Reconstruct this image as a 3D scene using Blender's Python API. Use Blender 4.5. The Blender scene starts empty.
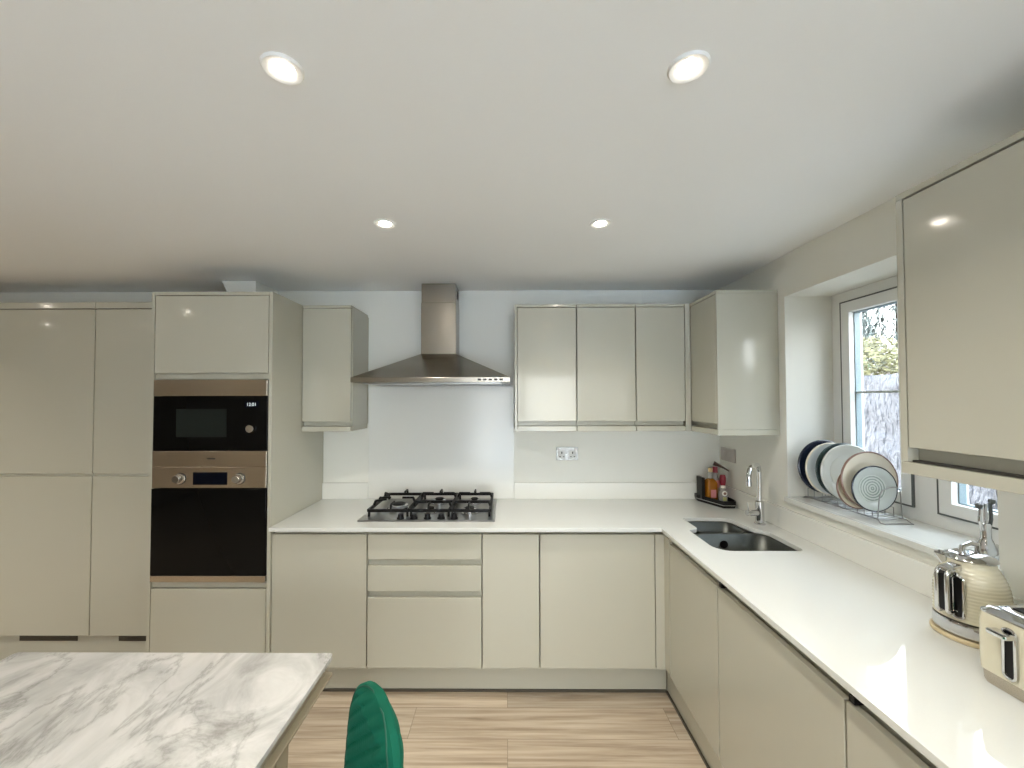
import bpy, bmesh, math, random
from mathutils import Vector, Matrix
random.seed(7)
sc = bpy.context.scene
col = sc.collection
PI = math.pi
WORLD = {}

# ------------------------------------------------------------------ materials
def mat(name, color, rough=.5, metal=0., spec=.5, coat=0., emit=None, bump=None, aniso=0., var=0., varscale=8, ior=1.5, trans=0., coatr=.03, stretch=None):
    m = bpy.data.materials.new(name); m.use_nodes = True
    nt = m.node_tree; b = nt.nodes['Principled BSDF']
    b.inputs['Base Color'].default_value = (*color, 1)
    b.inputs['Roughness'].default_value = rough
    b.inputs['Metallic'].default_value = metal
    b.inputs['IOR'].default_value = ior
    b.inputs['Specular IOR Level'].default_value = spec
    b.inputs['Coat Weight'].default_value = coat
    b.inputs['Coat Roughness'].default_value = coatr
    b.inputs['Transmission Weight'].default_value = trans
    if aniso:
        b.inputs['Anisotropic'].default_value = aniso; b.inputs['Anisotropic Rotation'].default_value = .25
        t = nt.nodes.new('ShaderNodeTangent'); t.direction_type = 'RADIAL'; t.axis = 'Z'
        nt.links.new(t.outputs[0], b.inputs['Tangent'])
    if emit:
        b.inputs['Emission Color'].default_value = (*emit[0], 1)
        b.inputs['Emission Strength'].default_value = emit[1]
    tc = nt.nodes.new('ShaderNodeTexCoord')
    if var:
        n = nt.nodes.new('ShaderNodeTexNoise'); n.inputs['Scale'].default_value = varscale
        mp = nt.nodes.new('ShaderNodeMapping')
        if stretch: mp.inputs['Scale'].default_value = stretch
        nt.links.new(tc.outputs['Object'], mp.inputs[0]); nt.links.new(mp.outputs[0], n.inputs['Vector'])
        mx = nt.nodes.new('ShaderNodeMix'); mx.data_type = 'RGBA'
        mx.inputs[6].default_value = (*[c*(1-var) for c in color], 1)
        mx.inputs[7].default_value = (*[min(1, c*(1+var)) for c in color], 1)
        nt.links.new(n.outputs['Fac'], mx.inputs[0]); nt.links.new(mx.outputs[2], b.inputs['Base Color'])
    if bump:
        n = nt.nodes.new('ShaderNodeTexNoise'); n.inputs['Scale'].default_value = bump[0]; n.inputs['Detail'].default_value = 3
        bp = nt.nodes.new('ShaderNodeBump'); bp.inputs['Strength'].default_value = bump[1]; bp.inputs['Distance'].default_value = bump[2]
        mp = nt.nodes.new('ShaderNodeMapping')
        if stretch: mp.inputs['Scale'].default_value = stretch
        nt.links.new(tc.outputs['Object'], mp.inputs[0]); nt.links.new(mp.outputs[0], n.inputs['Vector'])
        nt.links.new(n.outputs['Fac'], bp.inputs['Height']); nt.links.new(bp.outputs[0], b.inputs['Normal'])
    return m

M = {}
M['gloss'] = mat('cashmere_gloss', (.485, .472, .395), .11, coat=.12, bump=(5, .03, .01), ior=1.45)
M['panel'] = mat('cashmere_panel', (.485, .472, .395), .3)
M['wall'] = mat('wall_paint', (.80, .795, .74), .6, var=.012, varscale=2, bump=(120, .05, .002))
M['ceil'] = mat('ceiling_paint', (.89, .895, .89), .7, var=.01, varscale=1.5, bump=(120, .05, .002))
M['quartz'] = mat('white_quartz', (.69, .70, .675), .05, var=.02, varscale=300, ior=1.5)
M['quartz_wall'] = mat('splashback_quartz', (.80, .80, .76), .2, var=.015, varscale=300)
M['upvc'] = mat('white_upvc', (.82, .83, .82), .3)
M['steel'] = mat('brushed_steel', (.54, .48, .40), .27, 1., aniso=.75, bump=(60, .06, .001), stretch=(1, 1, 30))  # brown tint paints in the reflection of the warm room
M['steel_hood'] = mat('hood_steel', (.33, .30, .255), .27, 1., aniso=.7, bump=(14, .05, .002), stretch=(3, 1, 20))
M['steel_flat'] = mat('satin_steel', (.34, .34, .335), .28, 1.)
M['chrome'] = mat('chrome', (.66, .66, .67), .07, 1.)
M['sink'] = mat('sink_steel', (.115, .12, .112), .38, 1., var=.1, varscale=60)
M['black_glass'] = mat('black_glass', (.004, .004, .004), .06, spec=.12)
M['window_glass_dark'] = mat('oven_window', (.016, .02, .018), .15, spec=.15)
M['black'] = mat('black_plastic', (.007, .007, .008), .3, spec=.25)
M['iron'] = mat('cast_iron', (.004, .004, .004), .5, spec=.2, bump=(300, .2, .001))
M['dark'] = mat('dark_gap', (.03, .028, .025), .7)
M['grille'] = mat('grille_brown', (.07, .06, .045), .5)
M['display'] = mat('display_blue', (.003, .004, .009), .1, spec=.1)
M['digits'] = mat('display_digits', (.6, .65, .65), .4, emit=((.75, .85, .85), .5))
M['cream'] = mat('cream_enamel', (.64, .60, .46), .25, coat=.5)
M['cream_base'] = mat('cream_base_plastic', (.62, .52, .33), .3)
M['apron'] = mat('table_apron', (.26, .22, .15), .4, var=.08, varscale=5, stretch=(1, 1, 8))
M['socket'] = mat('socket_steel', (.50, .50, .49), .4, .4)
M['socket_w'] = mat('socket_insert', (.62, .62, .60), .4)
M['socket_g'] = mat('switch_plate_grey', (.50, .455, .43), .4, .3)
M['green'] = mat('green_velvet', (.001, .085, .05), .8, spec=.2, bump=(40, .15, .004), var=.3, varscale=9)
M['green'].node_tree.nodes['Principled BSDF'].inputs['Sheen Weight'].default_value = .08
M['green'].node_tree.nodes['Principled BSDF'].inputs['Sheen Tint'].default_value = (.05, .6, .4, 1)
M['green_pipe'] = mat('green_piping', (.001, .06, .036), .7)
M['navy'] = mat('navy_glaze', (.008, .012, .028), .25)
M['dkgreen'] = mat('dark_green_glaze', (.02, .04, .042), .2)
M['ivory'] = mat('ivory_glaze', (.72, .66, .55), .2)
M['greywhite'] = mat('grey_white_glaze', (.60, .62, .60), .2)
M['greyface'] = mat('pale_grey_glaze', (.42, .45, .43), .2)
M['brown'] = mat('brown_rim', (.20, .11, .08), .3)
M['amber'] = mat('amber_glass', (.42, .15, .012), .12, trans=.35)
M['clear'] = mat('clear_bottle', (.72, .70, .66), .1, trans=.6)
M['cork'] = mat('cork', (.55, .38, .20), .7, var=.2, varscale=80)
M['red'] = mat('dark_red_plastic', (.28, .012, .03), .35)
M['pink'] = mat('pink_label', (.55, .20, .2), .5)
M['label'] = mat('white_label', (.75, .74, .66), .5)
M['olive'] = mat('olive_label', (.42, .42, .16), .5)
M['brown_dark'] = mat('dark_brown', (.05, .02, .012), .3)
M['render_white'] = mat('white_render', (.25, .24, .24), .8)
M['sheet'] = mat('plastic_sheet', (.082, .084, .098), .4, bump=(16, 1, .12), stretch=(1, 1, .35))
M['fencewood'] = mat('fence_wood', (.35, .30, .25), .7, var=.2, varscale=6)
M['trunk'] = mat('bark', (.2, .15, .1), .8)
M['leaf_y'] = mat('yellow_leaves', (.14, .13, .055), .6, var=.25, varscale=3)
M['leaf_g'] = mat('green_leaves', (.085, .125, .062), .6, var=.25, varscale=3)
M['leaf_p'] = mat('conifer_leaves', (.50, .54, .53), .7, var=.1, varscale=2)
M['brick'] = mat('pink_brick', (.15, .07, .07), .8, var=.15, varscale=12)
M['roof'] = mat('pale_roof', (.17, .14, .14), .7)
M['soil'] = mat('pale_paving', (.5, .49, .47), .9, var=.25, varscale=40)
M['cool_bounce'] = mat('blue_bounce_ground', (.68, .76, .88), .8, var=.1, varscale=3)  # invented pale blue, bounces cool daylight up to the ceiling
M['taupe'] = mat('light_damping_taupe', (.30, .27, .23), .6, var=.02, varscale=2)  # dark tone chosen to cut light bounced onto the facing cabinets
M['lamp_white'] = mat('lamp_bezel', (.82, .82, .8), .35)
M['lens'] = mat('lamp_lens', (.9, .9, .9), .4, emit=((1, .90, .78), 45))
M['spacer'] = mat('glazing_spacer', (.22, .29, .32), .4)
M['gasket'] = mat('gasket', (.11, .12, .12), .6)

def glass_mat():
    m = bpy.data.materials.new('window_glass'); m.use_nodes = True; nt = m.node_tree
    nt.nodes.clear(); o = nt.nodes.new('ShaderNodeOutputMaterial')
    t = nt.nodes.new('ShaderNodeBsdfTransparent'); t.inputs[0].default_value = (.95, .97, .97, 1)
    g = nt.nodes.new('ShaderNodeBsdfGlossy'); g.inputs['Roughness'].default_value = .02
    lw = nt.nodes.new('ShaderNodeLayerWeight'); lw.inputs[0].default_value = .5
    pw = nt.nodes.new('ShaderNodeMath'); pw.operation = 'POWER'; pw.inputs[1].default_value = 4
    f = nt.nodes.new('ShaderNodeMath'); f.operation = 'MULTIPLY_ADD'; f.inputs[1].default_value = .8; f.inputs[2].default_value = .03
    nt.links.new(lw.outputs['Facing'], pw.inputs[0]); nt.links.new(pw.outputs[0], f.inputs[0])
    x = nt.nodes.new('ShaderNodeMixShader')
    nt.links.new(f.outputs[0], x.inputs[0]); nt.links.new(t.outputs[0], x.inputs[1]); nt.links.new(g.outputs[0], x.inputs[2])
    nt.links.new(x.outputs[0], o.inputs[0]); return m
M['glass'] = glass_mat()

def N(nt, t, **k):
    n = nt.nodes.new(t)
    for a, v in k.items(): setattr(n, a, v)
    return n
def ramp(nt, stops):
    r = nt.nodes.new('ShaderNodeValToRGB'); e = r.color_ramp.elements
    while len(e) < len(stops): e.new(.5)
    for i, (p, c) in enumerate(stops): e[i].position = p; e[i].color = (*c, 1)
    return r
def marble():
    m = mat('grey_veined_marble', (.8, .8, .8), .12, coat=.3); nt = m.node_tree; b = nt.nodes['Principled BSDF']
    tc = N(nt, 'ShaderNodeTexCoord'); mp = N(nt, 'ShaderNodeMapping')
    mp.inputs['Rotation'].default_value = (0, 0, .62); mp.inputs['Scale'].default_value = (1.5, 1.0, 1)
    nt.links.new(tc.outputs['Object'], mp.inputs[0])
    n1 = N(nt, 'ShaderNodeTexNoise'); n1.inputs['Scale'].default_value = 2.3; n1.inputs['Detail'].default_value = 9; n1.inputs['Roughness'].default_value = .62; n1.inputs['Distortion'].default_value = .5
    nt.links.new(mp.outputs[0], n1.inputs['Vector'])
    s = N(nt, 'ShaderNodeMath', operation='SUBTRACT'); s.inputs[1].default_value = .5
    a = N(nt, 'ShaderNodeMath', operation='ABSOLUTE')
    nt.links.new(n1.outputs['Fac'], s.inputs[0]); nt.links.new(s.outputs[0], a.inputs[0])
    r1 = ramp(nt, [(0, (.60, .60, .59)), (.006, (.74, .74, .73)), (.03, (.96, .96, .96)), (1, (1, 1, 1))])
    nt.links.new(a.outputs[0], r1.inputs[0])
    n2 = N(nt, 'ShaderNodeTexNoise'); n2.inputs['Scale'].default_value = 3.4; n2.inputs['Detail'].default_value = 8; n2.inputs['Roughness'].default_value = .6; n2.inputs['Distortion'].default_value = 1.4
    nt.links.new(mp.outputs[0], n2.inputs['Vector'])
    r2 = ramp(nt, [(.25, (.30, .295, .28)), (.43, (.47, .465, .45)), (.6, (.61, .60, .585)), (1, (.68, .67, .655))])
    nt.links.new(n2.outputs['Fac'], r2.inputs[0])
    mx = N(nt, 'ShaderNodeMix', data_type='RGBA', blend_type='MULTIPLY'); mx.inputs[0].default_value = .8
    nt.links.new(r2.outputs[0], mx.inputs[6]); nt.links.new(r1.outputs[0], mx.inputs[7]); nt.links.new(mx.outputs[2], b.inputs['Base Color'])
    return m
M['marble'] = marble()
def floor_mat():
    m = mat('oak_laminate', (.5, .4, .3), .38); nt = m.node_tree; b = nt.nodes['Principled BSDF']
    tc = N(nt, 'ShaderNodeTexCoord')
    br = N(nt, 'ShaderNodeTexBrick'); br.offset = .37; br.inputs['Scale'].default_value = 1; br.inputs['Brick Width'].default_value = 1.25; br.inputs['Row Height'].default_value = .19
    br.inputs['Mortar Size'].default_value = .0012; br.inputs['Color1'].default_value = (.78, .78, .78, 1); br.inputs['Color2'].default_value = (1.1, 1.08, 1.05, 1); br.inputs['Mortar'].default_value = (.45, .42, .4, 1); br.inputs['Bias'].default_value = .1
    nt.links.new(tc.outputs['Object'], br.inputs['Vector'])
    mp = N(nt, 'ShaderNodeMapping'); mp.inputs['Scale'].default_value = (.7, 17, 1)
    ad = N(nt, 'ShaderNodeVectorMath', operation='ADD'); sc2 = N(nt, 'ShaderNodeVectorMath', operation='SCALE'); sc2.inputs['Scale'].default_value = 6
    nt.links.new(br.outputs['Color'], sc2.inputs[0]); nt.links.new(tc.outputs['Object'], mp.inputs[0]); nt.links.new(mp.outputs[0], ad.inputs[0]); nt.links.new(sc2.outputs[0], ad.inputs[1])
    n = N(nt, 'ShaderNodeTexNoise'); n.inputs['Scale'].default_value = 2.2; n.inputs['Detail'].default_value = 7; n.inputs['Roughness'].default_value = .6; n.inputs['Distortion'].default_value = .3
    nt.links.new(ad.outputs[0], n.inputs['Vector'])
    r = ramp(nt, [(.28, (.27, .205, .145)), (.43, (.43, .345, .26)), (.58, (.55, .465, .365)), (.78, (.65, .575, .475))])
    nt.links.new(n.outputs['Fac'], r.inputs[0])
    mx = N(nt, 'ShaderNodeMix', data_type='RGBA', blend_type='MULTIPLY'); mx.inputs[0].default_value = 1
    nt.links.new(r.outputs[0], mx.inputs[6]); nt.links.new(br.outputs['Color'], mx.inputs[7]); nt.links.new(mx.outputs[2], b.inputs['Base Color'])
    return m
M['floor'] = floor_mat()
def plate_mat():
    m = mat('grey_ring_pattern', (.6, .62, .6), .2); nt = m.node_tree; b = nt.nodes['Principled BSDF']
    tc = N(nt, 'ShaderNodeTexCoord'); sp = N(nt, 'ShaderNodeSeparateXYZ'); nt.links.new(tc.outputs['Object'], sp.inputs[0])
    cb = N(nt, 'ShaderNodeCombineXYZ'); nt.links.new(sp.outputs[0], cb.inputs[0]); nt.links.new(sp.outputs[2], cb.inputs[1])
    w = N(nt, 'ShaderNodeTexWave', wave_type='RINGS', rings_direction='Z'); w.inputs['Scale'].default_value = 30; w.inputs['Distortion'].default_value = 0
    nt.links.new(cb.outputs[0], w.inputs['Vector'])
    ch = N(nt, 'ShaderNodeTexNoise'); ch.inputs['Scale'].default_value = 110; nt.links.new(cb.outputs[0], ch.inputs['Vector'])
    mu = N(nt, 'ShaderNodeMath', operation='MULTIPLY'); nt.links.new(w.outputs['Fac'], mu.inputs[0]); nt.links.new(ch.outputs['Fac'], mu.inputs[1])
    r = ramp(nt, [(.05, (.50, .53, .50)), (.4, (.22, .26, .24))]); nt.links.new(mu.outputs[0], r.inputs[0]); nt.links.new(r.outputs[0], b.inputs['Base Color'])
    return m
M['plate_pattern'] = plate_mat()

# ------------------------------------------------------------------ mesh helpers
class MB:
    def __init__(s): s.bm = bmesh.new()
    def box(s, x0, x1, y0, y1, z0, z1, bev=0, seg=2):
        vs = [s.bm.verts.new((x, y, z)) for x in (x0, x1) for y in (y0, y1) for z in (z0, z1)]
        fs = [(0, 1, 3, 2), (4, 6, 7, 5), (0, 4, 5, 1), (2, 3, 7, 6), (0, 2, 6, 4), (1, 5, 7, 3)]
        faces = [s.bm.faces.new([vs[i] for i in f]) for f in fs]
        if bev:
            es = set(e for f in faces for e in f.edges)
            bmesh.ops.bevel(s.bm, geom=list(es), offset=bev, segments=seg, affect='EDGES', profile=.5)
        return s
    def loft(s, rings, cap=True, close=True):
        vr = [[s.bm.verts.new(p) for p in r] for r in rings]; n = len(vr[0])
        for a, b in zip(vr, vr[1:]):
            for i in range(n if close else n-1):
                j = (i+1) % n; s.bm.faces.new((a[i], a[j], b[j], b[i]))
        if cap:
            s.bm.faces.new(vr[0][::-1]); s.bm.faces.new(vr[-1])
        return s
    def tube(s, pts, r, n=10, closed=False):
        pts = [Vector(p) for p in pts]; L = len(pts); rs = r if isinstance(r, (list, tuple)) else [r]*L
        rings = []; up = None
        for i, p in enumerate(pts):
            if closed: t = (pts[(i+1) % L]-pts[i-1]).normalized()
            else: t = (pts[min(i+1, L-1)]-pts[max(i-1, 0)]).normalized()
            if up is None:
                up = t.orthogonal().normalized()
            u = (up - t*up.dot(t))
            u = u.normalized() if u.length > 1e-6 else t.orthogonal().normalized()
            up = u; v = t.cross(u)
            rings.append([p+(u*math.cos(a)+v*math.sin(a))*rs[i] for a in [2*PI*k/n for k in range(n)]])
        if closed:
            rings.append(rings[0]); s.loft(rings, cap=False); bmesh.ops.remove_doubles(s.bm, verts=s.bm.verts, dist=1e-6)
        else: s.loft(rings)
        return s
    def cyl(s, p0, p1, r, n=24): return s.tube([p0, p1], r, n)
    def lathe(s, prof, c=(0, 0, 0), n=40, axis='Z', cap=True):
        rings = []
        for r, h in prof:
            r = max(r, 1e-4); ring = []
            for k in range(n):
                a = 2*PI*k/n; x, y = r*math.cos(a), r*math.sin(a)
                ring.append({'Z': (c[0]+x, c[1]+y, c[2]+h), 'Y': (c[0]+x, c[1]+h, c[2]+y), 'X': (c[0]+h, c[1]+x, c[2]+y)}[axis])
            rings.append(ring)
        return s.loft(rings, cap=cap)
    def plate(s, outer, holes, a0, a1, axis='Z'):
        f3 = {'Z': lambda p, a: (p[0], p[1], a), 'X': lambda p, a: (a, p[0], p[1]), 'Y': lambda p, a: (p[0], a, p[1])}[axis]
        nb = bmesh.new(); es = []; loops = []
        for lp in [outer]+holes:
            v = [nb.verts.new(f3(p, a0)) for p in lp]; loops.append(lp)
            es += [nb.edges.new((v[i], v[(i+1) % len(v)])) for i in range(len(v))]
        bmesh.ops.triangle_fill(nb, use_beauty=True, use_dissolve=False, edges=es)
        g = bmesh.ops.extrude_face_region(nb, geom=list(nb.faces))
        d = Vector(f3((0, 0), a1))-Vector(f3((0, 0), a0))
        bmesh.ops.translate(nb, verts=[x for x in g['geom'] if isinstance(x, bmesh.types.BMVert)], vec=d)
        me = bpy.data.meshes.new('t'); nb.to_mesh(me); nb.free(); s.bm.from_mesh(me); bpy.data.meshes.remove(me)
        return s
    def build(s, name, m, parent=None, smooth=False, bevel=0, local=False, origin=None, seg=2):
        bmesh.ops.recalc_face_normals(s.bm, faces=s.bm.faces)
        off = Vector((0, 0, 0))
        if parent is not None:
            if not local: off = WORLD[parent.name]
        else:
            if origin is None:
                xs = [v.co for v in s.bm.verts]
                lo = [min(v[i] for v in xs) for i in range(3)]; hi = [max(v[i] for v in xs) for i in range(3)]
                origin = ((lo[0]+hi[0])/2, (lo[1]+hi[1])/2, lo[2])
            off = Vector(origin)
        bmesh.ops.translate(s.bm, verts=s.bm.verts, vec=-off)
        me = bpy.data.meshes.new(name); s.bm.to_mesh(me); s.bm.free()
        if smooth:
            for p in me.polygons: p.use_smooth = True
        me.materials.append(m)
        o = bpy.data.objects.new(name, me); col.objects.link(o)
        if parent is not None: o.parent = parent; WORLD[o.name] = Vector(WORLD[parent.name])
        else: o.location = off; WORLD[o.name] = Vector(off)
        if smooth:
            md = o.modifiers.new('es', 'EDGE_SPLIT'); md.split_angle = math.radians(38)
        if bevel:
            md = o.modifiers.new('bv', 'BEVEL'); md.width = bevel; md.segments = seg; md.limit_method = 'ANGLE'; md.angle_limit = math.radians(40)
        return o
def B(x0, x1, y0, y1, z0, z1, bev=0): return MB().box(x0, x1, y0, y1, z0, z1, bev)
def thing(name, loc, label, cat, group=None, rz=0):
    o = bpy.data.objects.new(name, None); col.objects.link(o); o.location = loc; o.rotation_euler.z = rz
    o.empty_display_size = .05
    WORLD[o.name] = Vector(loc); tag(o, label, cat, group); return o
def tag(o, label, cat, group=None):
    o['label'] = label; o['category'] = cat
    if group: o['group'] = group
    return o
def struct(o, label=None):
    o['kind'] = 'structure'
    if label: o['label'] = label
    return o
def copy_tree(o, parent=None):
    c = o.copy(); col.objects.link(c)
    if parent is not None: c.parent = parent
    for ch in list(o.children): copy_tree(ch, c)
    return c

# ------------------------------------------------------------------ constants
XR, D, ZC = 1.422, 2.722, 2.303
XL, YB = -5.2, -2.7
YF = 2.125          # base door face
XF = .815           # right run door face

# ------------------------------------------------------------------ room shell
struct(B(XL-.1, XR+.28, YB-.1, D+.1, -.05, 0).build('floor', M['floor'], origin=(0, 0, 0)))
struct(B(XL-.1, XR+.28, YB-.1, D+.1, ZC, ZC+.06).build('ceiling', M['ceil'], origin=(0, 0, 0)))
struct(B(XL-.1, XR+.28, D, D+.1, 0, ZC).build('wall_back', M['wall']))
WY0, WY1, WZ0, WZ1 = 1.19, 2.07, 1.05, 2.09
w = MB().plate([(YB-.1, 0), (D, 0), (D, ZC), (YB-.1, ZC)], [[(WY0, WZ0), (WY1, WZ0), (WY1, WZ1), (WY0, WZ1)]], XR, XR+.31, 'X')
struct(w.build('wall_right', M['wall']))
struct(B(XL-.1, XL, YB, D, 0, ZC).build('wall_left', M['taupe']))  # unseen wall, darkened to dim the right-hand cabinet fronts
PX0, PX1 = -.75, 1.36
w = MB().plate([(XL, 0), (XR, 0), (XR, ZC), (XL, ZC)], [[(PX0, .02), (PX1, .02), (PX1, 2.08), (PX0, 2.08)]], YB-.1, YB, 'Y')
struct(w.build('wall_rear', M['wall']))

# patio door behind the camera (brings the daylight in)
f = MB()
for a, b_ in ((PX0, PX0+.07), (PX0+1.0, PX0+1.09), (PX1-.07, PX1)): f.box(a, b_, YB-.08, YB-.02, .02, 2.08)
f.box(PX0, PX1, YB-.08, YB-.02, .02, .1); f.box(PX0, PX1, YB-.08, YB-.02, 2.0, 2.08)
door = f.build('door_1', M['upvc']); struct(door)
g = B(PX0+.05, PX1-.05, YB-.055, YB-.045, .08, 2.02).build('pane', M['glass'], door)

# kitchen window
FX0, FX1 = 1.66, 1.725
f = MB()
f.plate([(WY0, WZ0), (WY1, WZ0), (WY1, WZ1), (WY0, WZ1)],
        [[(WY0+.06, 1.125), (1.575, 1.125), (1.575, 2.04), (WY0+.06, 2.04)], [(1.668, 1.125), (WY1-.06, 1.125), (WY1-.06, 2.04), (1.668, 2.04)]], FX0, FX1, 'X')
win = f.build('window_1', M['upvc'], bevel=.002); struct(win)
for y0, y1 in ((WY0+.064, 1.571), (1.672, WY1-.064)):
    f = MB().plate([(y0, 1.128), (y1, 1.128), (y1, 2.037), (y0, 2.037)], [[(y0+.046, 1.174), (y1-.046, 1.174), (y1-.046, 1.985), (y0+.046, 1.985)]], FX0-.008, FX1-.006, 'X')
    s = f.build('sash', M['upvc'], win, bevel=.003)
    f = MB().plate([(y0-.004, 1.123), (y1+.004, 1.123), (y1+.004, 2.042), (y0-.004, 2.042)], [[(y0+.0015, 1.1295), (y1-.0015, 1.1295), (y1-.0015, 2.0355), (y0+.0015, 2.0355)]], FX0-.0085, FX0+.01, 'X')
    f.build('gasket', M['gasket'], s)
    f = MB().plate([(y0+.044, 1.172), (y1-.044, 1.172), (y1-.044, 1.987), (y0+.044, 1.987)], [[(y0+.05, 1.178), (y1-.05, 1.178), (y1-.05, 1.981), (y0+.05, 1.981)]], FX0+.018, FX0+.045, 'X')
    f.build('spacer', M['spacer'], s)
    B(FX0+.022, FX0+.04, y0+.05, y1-.05, 1.592, 1.602).build('glazing_bar', M['upvc'], s)
    B(FX0+.016, FX0+.02, y0+.045, y1-.045, 1.173, 1.986).build('pane', M['glass'], s)
h = MB().box(FX0-.016, FX0-.0085, 1.672, 1.690, 1.47, 1.535, .002)
h.tube([(FX0-.017, 1.681, 1.50), (FX0-.026, 1.681, 1.50), (FX0-.028, 1.681, 1.49), (FX0-.028, 1.681, 1.42)], .006)
h.build('window_handle', M['steel_flat'], win)
# lining of the reveal is the wall itself; the sill
sill = B(XR+.0005, FX0-.001, WY0+.002, WY1-.002, WZ0+.001, 1.073).build('trim_1', M['quartz'], bevel=.003); struct(sill)
sill2 = B(XR-.022, XR, WY0-.01, WY1-.002, 1.049, 1.073).build('trim_2', M['quartz'], bevel=.002); struct(sill2)
# boxed duct between the tall unit and ceiling
m_ = MB()
fr = [(-1.69, 2.475, 2.14), (-1.55, 2.475, 2.14), (-1.55, 2.475, ZC-.001), (-1.762, 2.475, ZC-.001)]
m_.loft([fr, [(x, D-.002, z) for x, y, z in fr]])
struct(m_.build('trim_3', M['wall']))

# ------------------------------------------------------------------ cabinets
G = .002
def cab_doorY(parent, x0, x1, z0, z1, yf, name='door', m='gloss'):
    return B(x0+G, x1-G, yf, yf+.02, z0, z1).build(name, M[m], parent, bevel=.0022)
def cab_doorX(parent, y0, y1, z0, z1, xf, name='door', m='gloss'):
    return B(xf, xf+.02, y0+G, y1-G, z0, z1).build(name, M[m], parent, bevel=.0022)

# base run along the back wall
def base_back(x0, x1, label, fronts):
    t = thing('base_cabinet', ((x0+x1)/2, 2.42, 0.0), label, 'cabinet', 'base cabinets under the back worktop')
    MB().box(x0+.001, x1-.001, YF+.045, D-.02, .15, .882).box(x0+.001, x1-.001, YF+.024, YF+.0449, .15, .835).build('body', M['panel'], t)
    B(x0+.001, x1-.001, YF+.03, YF+.0445, .84, .882).build('handle_rail', M['panel'], t)
    for nm, z0, z1 in fronts: cab_doorY(t, x0, x1, z0, z1, YF, nm)
    return t
FB = .175
base_back(-1.233, -.733, 'wide plain base cabinet door between the oven housing and the drawers', [('door', FB, .862)])
base_back(-.731, -.133, 'base cabinet with three drawers stacked under the gas hob', [('drawer', .732, .862), ('drawer', .567, .699), ('drawer', FB, .534)])
base_back(-.131, .168, 'narrow base cabinet immediately right of the drawers', [('door', FB, .862)])
base_back(.170, .768, 'widest base cabinet with a plain door left of the inner corner', [('door', FB, .862)])
# plinths
tag(B(-1.233, .852, 2.209, 2.225, 0, .149).build('plinth', M['panel']), 'long beige plinth on the floor below the hob run', 'plinth')
tag(B(.855, .870, -.78, 2.207, 0, .149).build('plinth', M['panel']), 'beige plinth running along the floor below the sink run', 'plinth')
tag(B(-1.233, .848, 2.200, 2.208, 0, .012).build('plinth_seal', M['grille']), 'dark sealing strip along the foot of the hob run plinth', 'seal')
tag(B(.846, .854, -.78, 2.198, 0, .012).build('plinth_seal', M['grille']), 'dark sealing strip along the foot of the sink run plinth', 'seal')

# right run
def base_right(y0, y1, label, hollow=False):
    t = thing('base_cabinet', (1.12, (y0+y1)/2, 0), label, 'cabinet', 'base cabinets under the sink worktop')
    if hollow:
        b = MB(); b.box(XF+.024, 1.40, y0+.001, y0+.018, .15, .84); b.box(XF+.024, 1.40, 2.68, 2.70, .15, .84); b.box(1.38, 1.3995, y0+.019, 2.679, .15, .84); b.box(XF+.024, 1.379, y0+.019, 2.679, .15, .17)
        b.build('body', M['panel'], t)
        # corner posts
        MB().box(.770, .835, YF+.001, YF+.02, FB, .862).box(XF, XF+.018, 2.062, YF+.0011, FB, .862).build('corner_post', M['gloss'], t)
        cab_doorX(t, y0, 2.06, FB, .838, XF)
        B(XF+.025, XF+.037, y0+.019, 2.2, .806, .882).build('handle_rail', M['panel'], t)
    else:
        MB().box(XF+.045, 1.40, y0+.001, y1-.001, .15, .882).box(XF+.024, XF+.0449, y0+.001, y1-.001, .15, .805).build('body', M['panel'], t)
        B(XF+.03, XF+.0445, y0+.001, y1-.001, .806, .882).build('handle_rail', M['panel'], t)
        cab_doorX(t, y0, y1, FB, .838, XF)
    B(XF+.004, XF+.029, y1-.022, y1-.006, .842, .858).build('door_bumper', M['black'], t) if not hollow else None
    return t
base_right(1.594, 2.30, 'corner base cabinet under the sink with a glossy beige door', True)
base_right(1.001, 1.592, 'glossy beige base cabinet next to the sink cabinet, in the middle of the right run')
base_right(.401, .999, 'base cabinet of the right run cut by the lower edge of the photo')
base_right(-.199, .399, 'base cabinet of the right run nearest the open end')
base_right(-.799, -.201, 'base cabinet at the open end of the right run')

# wall units
def wallcab(x0, x1, label, n=1, cuts=None, grp='wall cabinets on the back wall', xs=0.):
    yf = 2.423
    t = thing('wall_cabinet', ((x0+x1)/2, 2.57, 1.375), label, 'cabinet', grp)
    B(x0+.001, x1-.001, yf+.024, D-.003, 1.436, 2.12).build('body', M['panel'], t)
    B(x0+.001, x1-.001, yf+.03, D-.003, 1.407, 1.4355).build('handle_rail', M['panel'], t)
    B(x0+.001, x1-.001, yf, D-.003, 1.376, 1.4055).build('pelmet', M['gloss'], t, bevel=.001)
    B(x0+.001, x1-.001, yf, D-.003, 2.1215, 2.138).build('cornice', M['gloss'], t, bevel=.001)
    cuts = cuts or [x0, x1]
    for a, b_ in zip(cuts, cuts[1:]): cab_doorY(t, a, b_, 1.436, 2.118, yf)
    return t
t = wallcab(-1.233, -.9375, 'single-door wall cabinet between the oven housing and the extractor hood')
B(-.9372, -.9335, 2.4455, D-.003, 1.4065, 2.1205).build('side_panel', M['gloss'], t)
t = wallcab(.063, .418, 'wall cabinet immediately right of the extractor hood, with a side panel')
B(.050, .062, 2.4255, D-.003, 1.376, 2.138).build('side_panel', M['gloss'], t)
wallcab(.420, .772, 'middle one of the three wall cabinets right of the extractor hood')
t = wallcab(.774, 1.066, 'wall cabinet whose door meets the corner filler, right of the middle one')
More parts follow.
